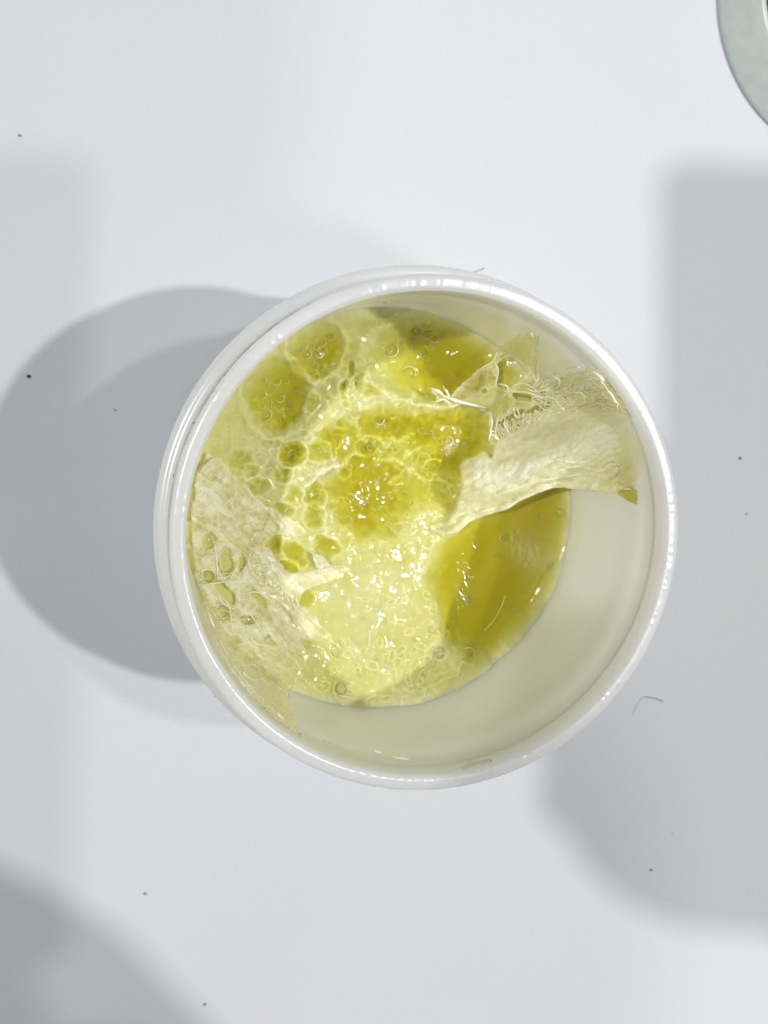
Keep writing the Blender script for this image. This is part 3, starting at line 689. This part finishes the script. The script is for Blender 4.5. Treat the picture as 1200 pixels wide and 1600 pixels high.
# rolled lower lip and wrinkles of the flap
def flap_pt(L, up=.2):
    L = np.asarray(L, float); sd = poly_sd(L[:, 0], L[:, 1], flap_poly); return at_in(L, fz(L[:, 0], L[:, 1], sd) + up, 30.6)
for pts, w in (([(694, 834), (716, 829), (733, 813), (757, 803), (788, 794), (818, 777), (846, 765), (872, 759), (912, 763), (955, 767), (985, 763)], .30), ([(735, 790), (780, 772), (840, 752), (900, 742), (950, 738)], .2), ([(760, 775), (800, 752), (845, 744), (880, 748)], .16),
               ([(862, 712), (880, 720), (905, 722), (945, 718)], .16), ([(846, 746), (870, 736), (905, 728), (940, 735), (968, 725)], .22), ([(720, 812), (745, 795), (770, 786)], .15), ([(880, 742), (900, 735), (930, 748)], .12)):
    L = smooth_line(pts, 40); P = flap_pt(L); P += np.random.default_rng(len(L)).normal(0, .05, P.shape)
    ta = np.sin(np.linspace(.15, math.pi - .15, len(P))) ** .5
    obj('fold', meshdata('fold', *tube(P, w * ta * 1.1, 8), M_strand), flap)
# the yellow corner below it
small_flake('jelly_corner', [(962, 766), (985, 760), (997, 768), (995, 788), (985, 784), (972, 776)], 'small yellow corner of jelly hanging below the right end of the flap', 9.0, 271, 'jelly scrap', (.80, .76, .22), .7)

# --- upper right: torn web with curled white threads, stretched between jelly and wall
web = empty('torn_web', (0, 0, 0)); tag(web, 'lacy torn web with white curled threads at the upper right wall of the jar', 'membrane')
web_poly = [(670, 607), (690, 616), (706, 618), (720, 600), (745, 580), (772, 565), (780, 545), (800, 530), (826, 520), (842, 522), (838, 560), (842, 578), (850, 600), (870, 594), (920, 575), (962, 580), (985, 612), (990, 650), (940, 632), (880, 640), (840, 655), (800, 680),
            (776, 700), (766, 690), (764, 650), (745, 636), (720, 632), (706, 636), (690, 626), (678, 628), (682, 620)]
def wz(x, y, s):
    p = at(np.stack([x, y], 1), ZG); rr = np.hypot(p[:, 0], p[:, 1])
    return hj(p) * 0 + ZG + 1.6 + 25 * np.clip((x - 775) / 210, 0, 1.1) ** 1.2 + 1.2 * fbm(x, y, 14, 301)
def wtint(x, y, s):
    t = np.clip(.45 + 1.2 * (aniso(x, y, -30, 40, 7, 311) - .5) + .5 * sm(-6, -1, s), 0, 1)[:, None]
    return np.array((.92, .90, .50)) * (1 - t) + np.array((.97, .965, .76)) * t
wholes = [(800, 578, 24, 21, -10), (868, 560, 26, 26, 20), (815, 620, 16, 6, 20), (845, 638, 22, 6, -15), (858, 612, 14, 8, 0), (790, 598, 12, 9, 0), (800, 655, 26, 9, -30), (885, 610, 12, 7, -30), (915, 600, 14, 8, -30), (755, 612, 4, 4, 0)]
link_sheet('web_sheet', sheet(web_poly, wz, wtint, lambda x, y, s: .30 + .8 * (fbm(x, y, 16, 321) - .5) + .28 * sm(-6, -1, s), 1.6, 2.6, 7, 331, wholes), web, .16)
def web_pt(pts, n, up):
    L = smooth_line(pts, n); return at_in(L, wz(L[:, 0], L[:, 1], 0 * L[:, 0]) + up, 30.5)
curls = [([(835, 608), (848, 592), (862, 588), (871, 596), (866, 608), (850, 612)], .26), ([(871, 596), (860, 606), (838, 612), (820, 606)], .2), ([(880, 615), (893, 612), (906, 616), (909, 628), (900, 632), (884, 622)], .26),
         ([(862, 622), (872, 636), (884, 642)], .3), ([(846, 618), (862, 624), (878, 640)], .22), ([(868, 616), (884, 606), (892, 592), (907, 585)], .22), ([(876, 620), (893, 610), (905, 596)], .22), ([(862, 600), (878, 588), (890, 587)], .16),
         ([(895, 608), (908, 600), (925, 594), (955, 596)], .18), ([(900, 620), (925, 612), (950, 604)], .16), ([(905, 592), (925, 590), (945, 600)], .14), ([(800, 604), (812, 600), (826, 602), (840, 612)], .18), ([(778, 600), (790, 602), (794, 612), (786, 620)], .2),
         ([(786, 612), (815, 612), (840, 620), (862, 622)], .22), ([(830, 614), (850, 630), (866, 634)], .15), ([(832, 625), (850, 640), (870, 640)], .14), ([(838, 600), (830, 575), (836, 552), (830, 522)], .3), ([(840, 572), (838, 590), (832, 605)], .3),
         ([(802, 634), (804, 648), (812, 652), (808, 636)], .2), ([(776, 664), (772, 680), (782, 694), (792, 700)], .26), ([(780, 650), (776, 668), (784, 684)], .2), ([(790, 650), (786, 664), (796, 680), (806, 684)], .22), ([(764, 672), (772, 684), (784, 692)], .22),
         ([(800, 655), (808, 668), (822, 668), (834, 664)], .16), ([(812, 662), (820, 676), (826, 684)], .16), ([(824, 650), (830, 664), (836, 662)], .14), ([(690, 616), (700, 622), (716, 628), (742, 634), (762, 638)], .3), ([(670, 606), (684, 612), (694, 622)], .26),
         ([(692, 602), (696, 614), (702, 624)], .22), ([(680, 628), (692, 624), (704, 630)], .2), ([(764, 640), (766, 660), (764, 690)], .22), ([(770, 562), (778, 578), (776, 600)], .2), ([(745, 580), (768, 566), (780, 545)], .18), ([(850, 600), (842, 580), (838, 570)], .2),
         ([(925, 580), (938, 586), (950, 582), (944, 576)], .3), ([(905, 640), (930, 632), (960, 632)], .12), ([(940, 615), (955, 625), (970, 622)], .15), ([(960, 600), (970, 612), (978, 625)], .18)]
for pts, w in curls:
    P = web_pt(pts, 28, .7); n_ = len(P)
    P[:, 2] += 1.2 * np.sin(np.linspace(0, math.pi, n_)) * (w > .2)
    ta = (.25 + .85 * np.sin(np.linspace(.05, math.pi - .15, n_)) ** .8) * (.8 + .5 * fbm(np.arange(n_) * 1.0, np.arange(n_) * 0 + P[0, 0], 5, 341, 2))
    P[:, :2] += .22 * np.stack([fbm(np.arange(n_) * 1.0, np.full(n_, 7 * P[0, 1]), 6, 343, 2) - .5, fbm(np.arange(n_) * 1.0, np.full(n_, 9 * P[0, 1]), 6, 347, 2) - .5], 1)
    obj('thread', meshdata('thread', *tube(P, w * ta * .8, 7), M_strand_white), web)
lines, rads = [], []
r_ = np.random.default_rng(15)
for k in range(150):
    if k % 2: x, y = r_.uniform(780, 840), r_.uniform(640, 700); a = math.radians(r_.normal(60, 25))
    else: x, y = r_.uniform(830, 970), r_.uniform(580, 640); a = math.radians(r_.normal(-25, 25))
    ln = r_.uniform(10, 30); b = r_.normal() * .9
    P = web_pt([(x, y), (x + ln * .5 * math.cos(a), y + ln * .5 * math.sin(a)), (x + ln * math.cos(a + b), y + ln * math.sin(a + b))], 10, .5 + r_.random())
    lines.append(P); rads.append(np.linspace(1, .3, len(P)) * r_.uniform(.06, .13))
strands_bundle(lines, rads, M_strand_white, 'fibre_mat', web, 5, stuff=True)

# a loose pale hair lying on the pool
P = on_jelly(smooth_line([(789, 931), (784, 947), (772, 968), (757, 986)], 20), .15)
tag(obj('pale_hair', meshdata('pale_hair', *tube(P, .09, 6), simple('pale_hair', (.72, .66, .2), .2))), 'thin pale hair lying on the clear olive pool', 'hair')

# ------------------------------------------------------------------ things on the paper
dish = empty('dish', (104, 96, 0)); tag(dish, 'grey green round dish with a dark middle, cut off by the top right corner', 'dish')
V, Fc = lathe([(31.2, .1), (31.4, .5), (31.0, 1.2), (29.5, 3.2), (27.6, 5.8), (26.2, 7.4), (25.6, 8.0), (25.2, 7.8), (24.9, 6.4), (20.5, 3.0), (18, 1.6), (.2, 1.4)], 160)
obj('dish_wall', meshdata('dish_wall', V, Fc[:, ::-1], M_dish), dish)
V, Fc = lathe([(.2, 7.2), (18, 7.2), (24.9, 7.3)], 96)
obj('dark_liquid', meshdata('dark_liquid', V, Fc, M_dark), dish)

for k, (px, r, lab) in enumerate([((45, 588), .46, 'black crumb on the white table at the left edge of the jar shadow'), ((31, 212), .32, 'grey speck on the white table near the upper left edge'),
                                  ((1156, 716), .34, 'grey speck on the white table right of the jar'), ((227, 1396), .34, 'flat grey speck on the white table below the left side of the jar'),
                                  ((1017, 1359), .3, 'dark speck inside the rounded shadow at the lower right'), ((320, 1569), .36, 'olive grey speck at the edge of the dark shadow in the lower left'),
                                  ((180, 641), .2, 'faint speck inside the jar shadow, left of the jar'), ((1166, 803), .24, 'faint grey speck on the right shadow, below the darker speck'), ((1051, 1304), .16, 'tiny speck in the rounded shadow at lower right, above the dark one')]):
    p = at([px], 0)[0]; V, Fc = [], []
    for l, (q, z) in enumerate(((.8, 0), (1, .45), (.6, .9))):
        for a in range(8):
            t = 2 * math.pi * a / 8; V.append((r * q * math.cos(t) * random.uniform(.7, 1.3), r * .8 * q * math.sin(t) * random.uniform(.6, 1.2), r * z))
    for l in range(2):
        for a in range(8): Fc.append((l * 8 + a, l * 8 + (a + 1) % 8, (l + 1) * 8 + (a + 1) % 8, (l + 1) * 8 + a))
    Fc.append(tuple(range(16, 24)))
    tag(obj('speck', meshdata('speck', V, Fc, M_speck if k in (0, 2, 4) else simple('grey_grit', (.24, .24, .23), .7)), None, p), lab, 'speck', 'specks on the table')
for pts, w, lab in [([(1008, 1089), (1022, 1091), (1036, 1096)], .11, 'short grey hair on the table right below the jar, the thicker of two'), ([(1005, 1089), (996, 1100), (989, 1117)], .045, 'faint thin grey hair on the table right below the jar'),
                    ([(730, 428), (745, 424), (757, 419)], .08, 'tiny grey hair on the table at the top of the jar')]:
    L = smooth_line(pts, 12); P = at(L, .2)
    tag(obj('grey_hair', meshdata('grey_hair', *tube(P, w, 5), M_hair)), lab, 'hair', 'hairs on the table')

# ------------------------------------------------------------------ what throws the other shadows: the phone that takes the picture, the hand that holds it, its sleeve
def cam_pt(x, y, z): return CAM + W.T @ np.array([x, y, z])       # mm right, down, forward of the lens
def rounded_slab(x0, x1, y0, y1, z0, z1, r):
    ring = []
    for cx, cy, a0 in ((x1 - r, y0 + r, -90), (x1 - r, y1 - r, 0), (x0 + r, y1 - r, 90), (x0 + r, y0 + r, 180)):
        ring += [(cx + r * math.cos(math.radians(a)), cy + r * math.sin(math.radians(a))) for a in np.linspace(a0, a0 + 90, 7)]
    V, Fc = [], []; n = len(ring); mx, my = (x0 + x1) / 2, (y0 + y1) / 2
    for z, k in ((z0, .985), (z0 + 1, 1), (z1 - 1, 1), (z1, .985)):
        for x, y in ring: V.append(cam_pt(mx + (x - mx) * k, my + (y - my) * k, z))
    for l in range(3):
        for a in range(n): Fc.append((l * n + a, l * n + (a + 1) % n, (l + 1) * n + (a + 1) % n, (l + 1) * n + a))
    Fc.append(tuple(range(n))[::-1]); Fc.append(tuple(3 * n + a for a in range(n)))
    return V, Fc
phone = empty('smartphone', (0, 0, 0)); tag(phone, 'dark smartphone held above the jar to take the picture', 'phone')
V, Fc = rounded_slab(-8.5, 68, -63, 70, -10.5, -3, 5); obj('phone_body', meshdata('phone_body', V, Fc, M_phone, smooth=False), phone)
V, Fc = rounded_slab(-6.5, 65, -53, 64, -11.2, -10.8, 2); obj('screen', meshdata('screen', V, Fc, M_dark, smooth=False), phone)

def make_hand():
    V, Fc = [], []
    def ellipsoid(c, r, nu=20, nv=12):
        b = len(V)
        for k in range(1, nv):
            ph = math.pi * k / nv
            for a in range(nu):
                t = 2 * math.pi * a / nu
                V.append(cam_pt(c[0] + r[0] * math.sin(ph) * math.cos(t), c[1] + r[1] * math.sin(ph) * math.sin(t), c[2] + r[2] * math.cos(ph)))
        for k in range(nv - 2):
            for a in range(nu): Fc.append((b + k * nu + a, b + k * nu + (a + 1) % nu, b + (k + 1) * nu + (a + 1) % nu, b + (k + 1) * nu + a))
        Fc.append(tuple(b + a for a in range(nu))[::-1]); Fc.append(tuple(b + (nv - 2) * nu + a for a in range(nu)))
    def limb(P, R):
        L = smooth_line(P, 30); rr = np.interp(np.linspace(0, 1, len(L)), np.linspace(0, 1, len(R)), R)
        v, f = tube(np.array([cam_pt(*q) for q in L]), rr, 12, len(V)); V.extend(v); Fc.extend(f)
        ellipsoid(P[-1], (R[-1],) * 3, 12, 8)
    ellipsoid((3, 39, -17), (36, 36, 13)); ellipsoid((18, 54, -20), (26, 24, 15))
    for y, e, r in ((20, -21, 8.2), (34, -25, 8.8), (48, -23, 8.4), (60, -14, 7.4)):                # four fingers bent round the phone's left edge
        limb([(4, y, -22), (e + 2, y, -16), (e, y - 1, -8), (e + 6, y - 2, -2.2), (e + 13, y - 3, -1)], [9.5, r, r, r * .85, r * .7])
    limb([(32, 51, -20), (42, 39, -20), (46, 25, -18), (44, 13, -17)], [12, 10, 8.5, 7])                # thumb over the screen
    limb([(24, 50, -20), (46, 76, -22), (62, 120, -20), (64, 215, -16), (66, 300, -14)], [24, 22, 22, 25, 27])
    me = bpy.data.meshes.new('hand'); me.from_pydata([tuple(np.array(p) * MM) for p in V], [], Fc); me.materials.append(M_skin)
    o = obj('hand', me); m = o.modifiers.new('one_skin', 'REMESH'); m.mode = 'VOXEL'; m.voxel_size = .0016; m.use_smooth_shade = True
    sm_ = o.modifiers.new('soften', 'SMOOTH'); sm_.factor = .5; sm_.iterations = 4
    return tag(o, 'hand holding the dark smartphone above the jar', 'hand')
hand = make_hand()
# loose sleeve behind the wrist, unseen, widened to throw the lower left shadow
M_cloth = simple('grey_cloth', (.22, .22, .23), .8)
ax0, ax1 = cam_pt(62, 84, -24), cam_pt(66, 330, -12); ax = (ax1 - ax0) / np.linalg.norm(ax1 - ax0)
sa = np.cross(ax, [0, 0, 1.0]); sa /= np.linalg.norm(sa); sb = np.cross(ax, sa); V = []; ns = 48
rows = [(2, 18, 18), (0, 24, 21), (1, 28, 22), (6, 38, 23), (16, 50, 24), (33, 65, 26), (56, 76, 28), (80, 79, 30), (140, 80, 32), (246, 82, 34)]
for k, (d, ra, rb) in enumerate(rows):
    for a in range(ns):
        t = 2 * math.pi * a / ns; f = 1 + .03 * math.sin(5 * t + k) + .02 * math.sin(9 * t - 2 * k)
        V.append(ax0 + ax * d + sa * ra * f * math.cos(t) + sb * rb * f * math.sin(t))
Fc = [(l * ns + a, l * ns + (a + 1) % ns, (l + 1) * ns + (a + 1) % ns, (l + 1) * ns + a) for l in range(len(rows) - 1) for a in range(ns)]
obj('sleeve', meshdata('sleeve', V, Fc, M_cloth), hand)
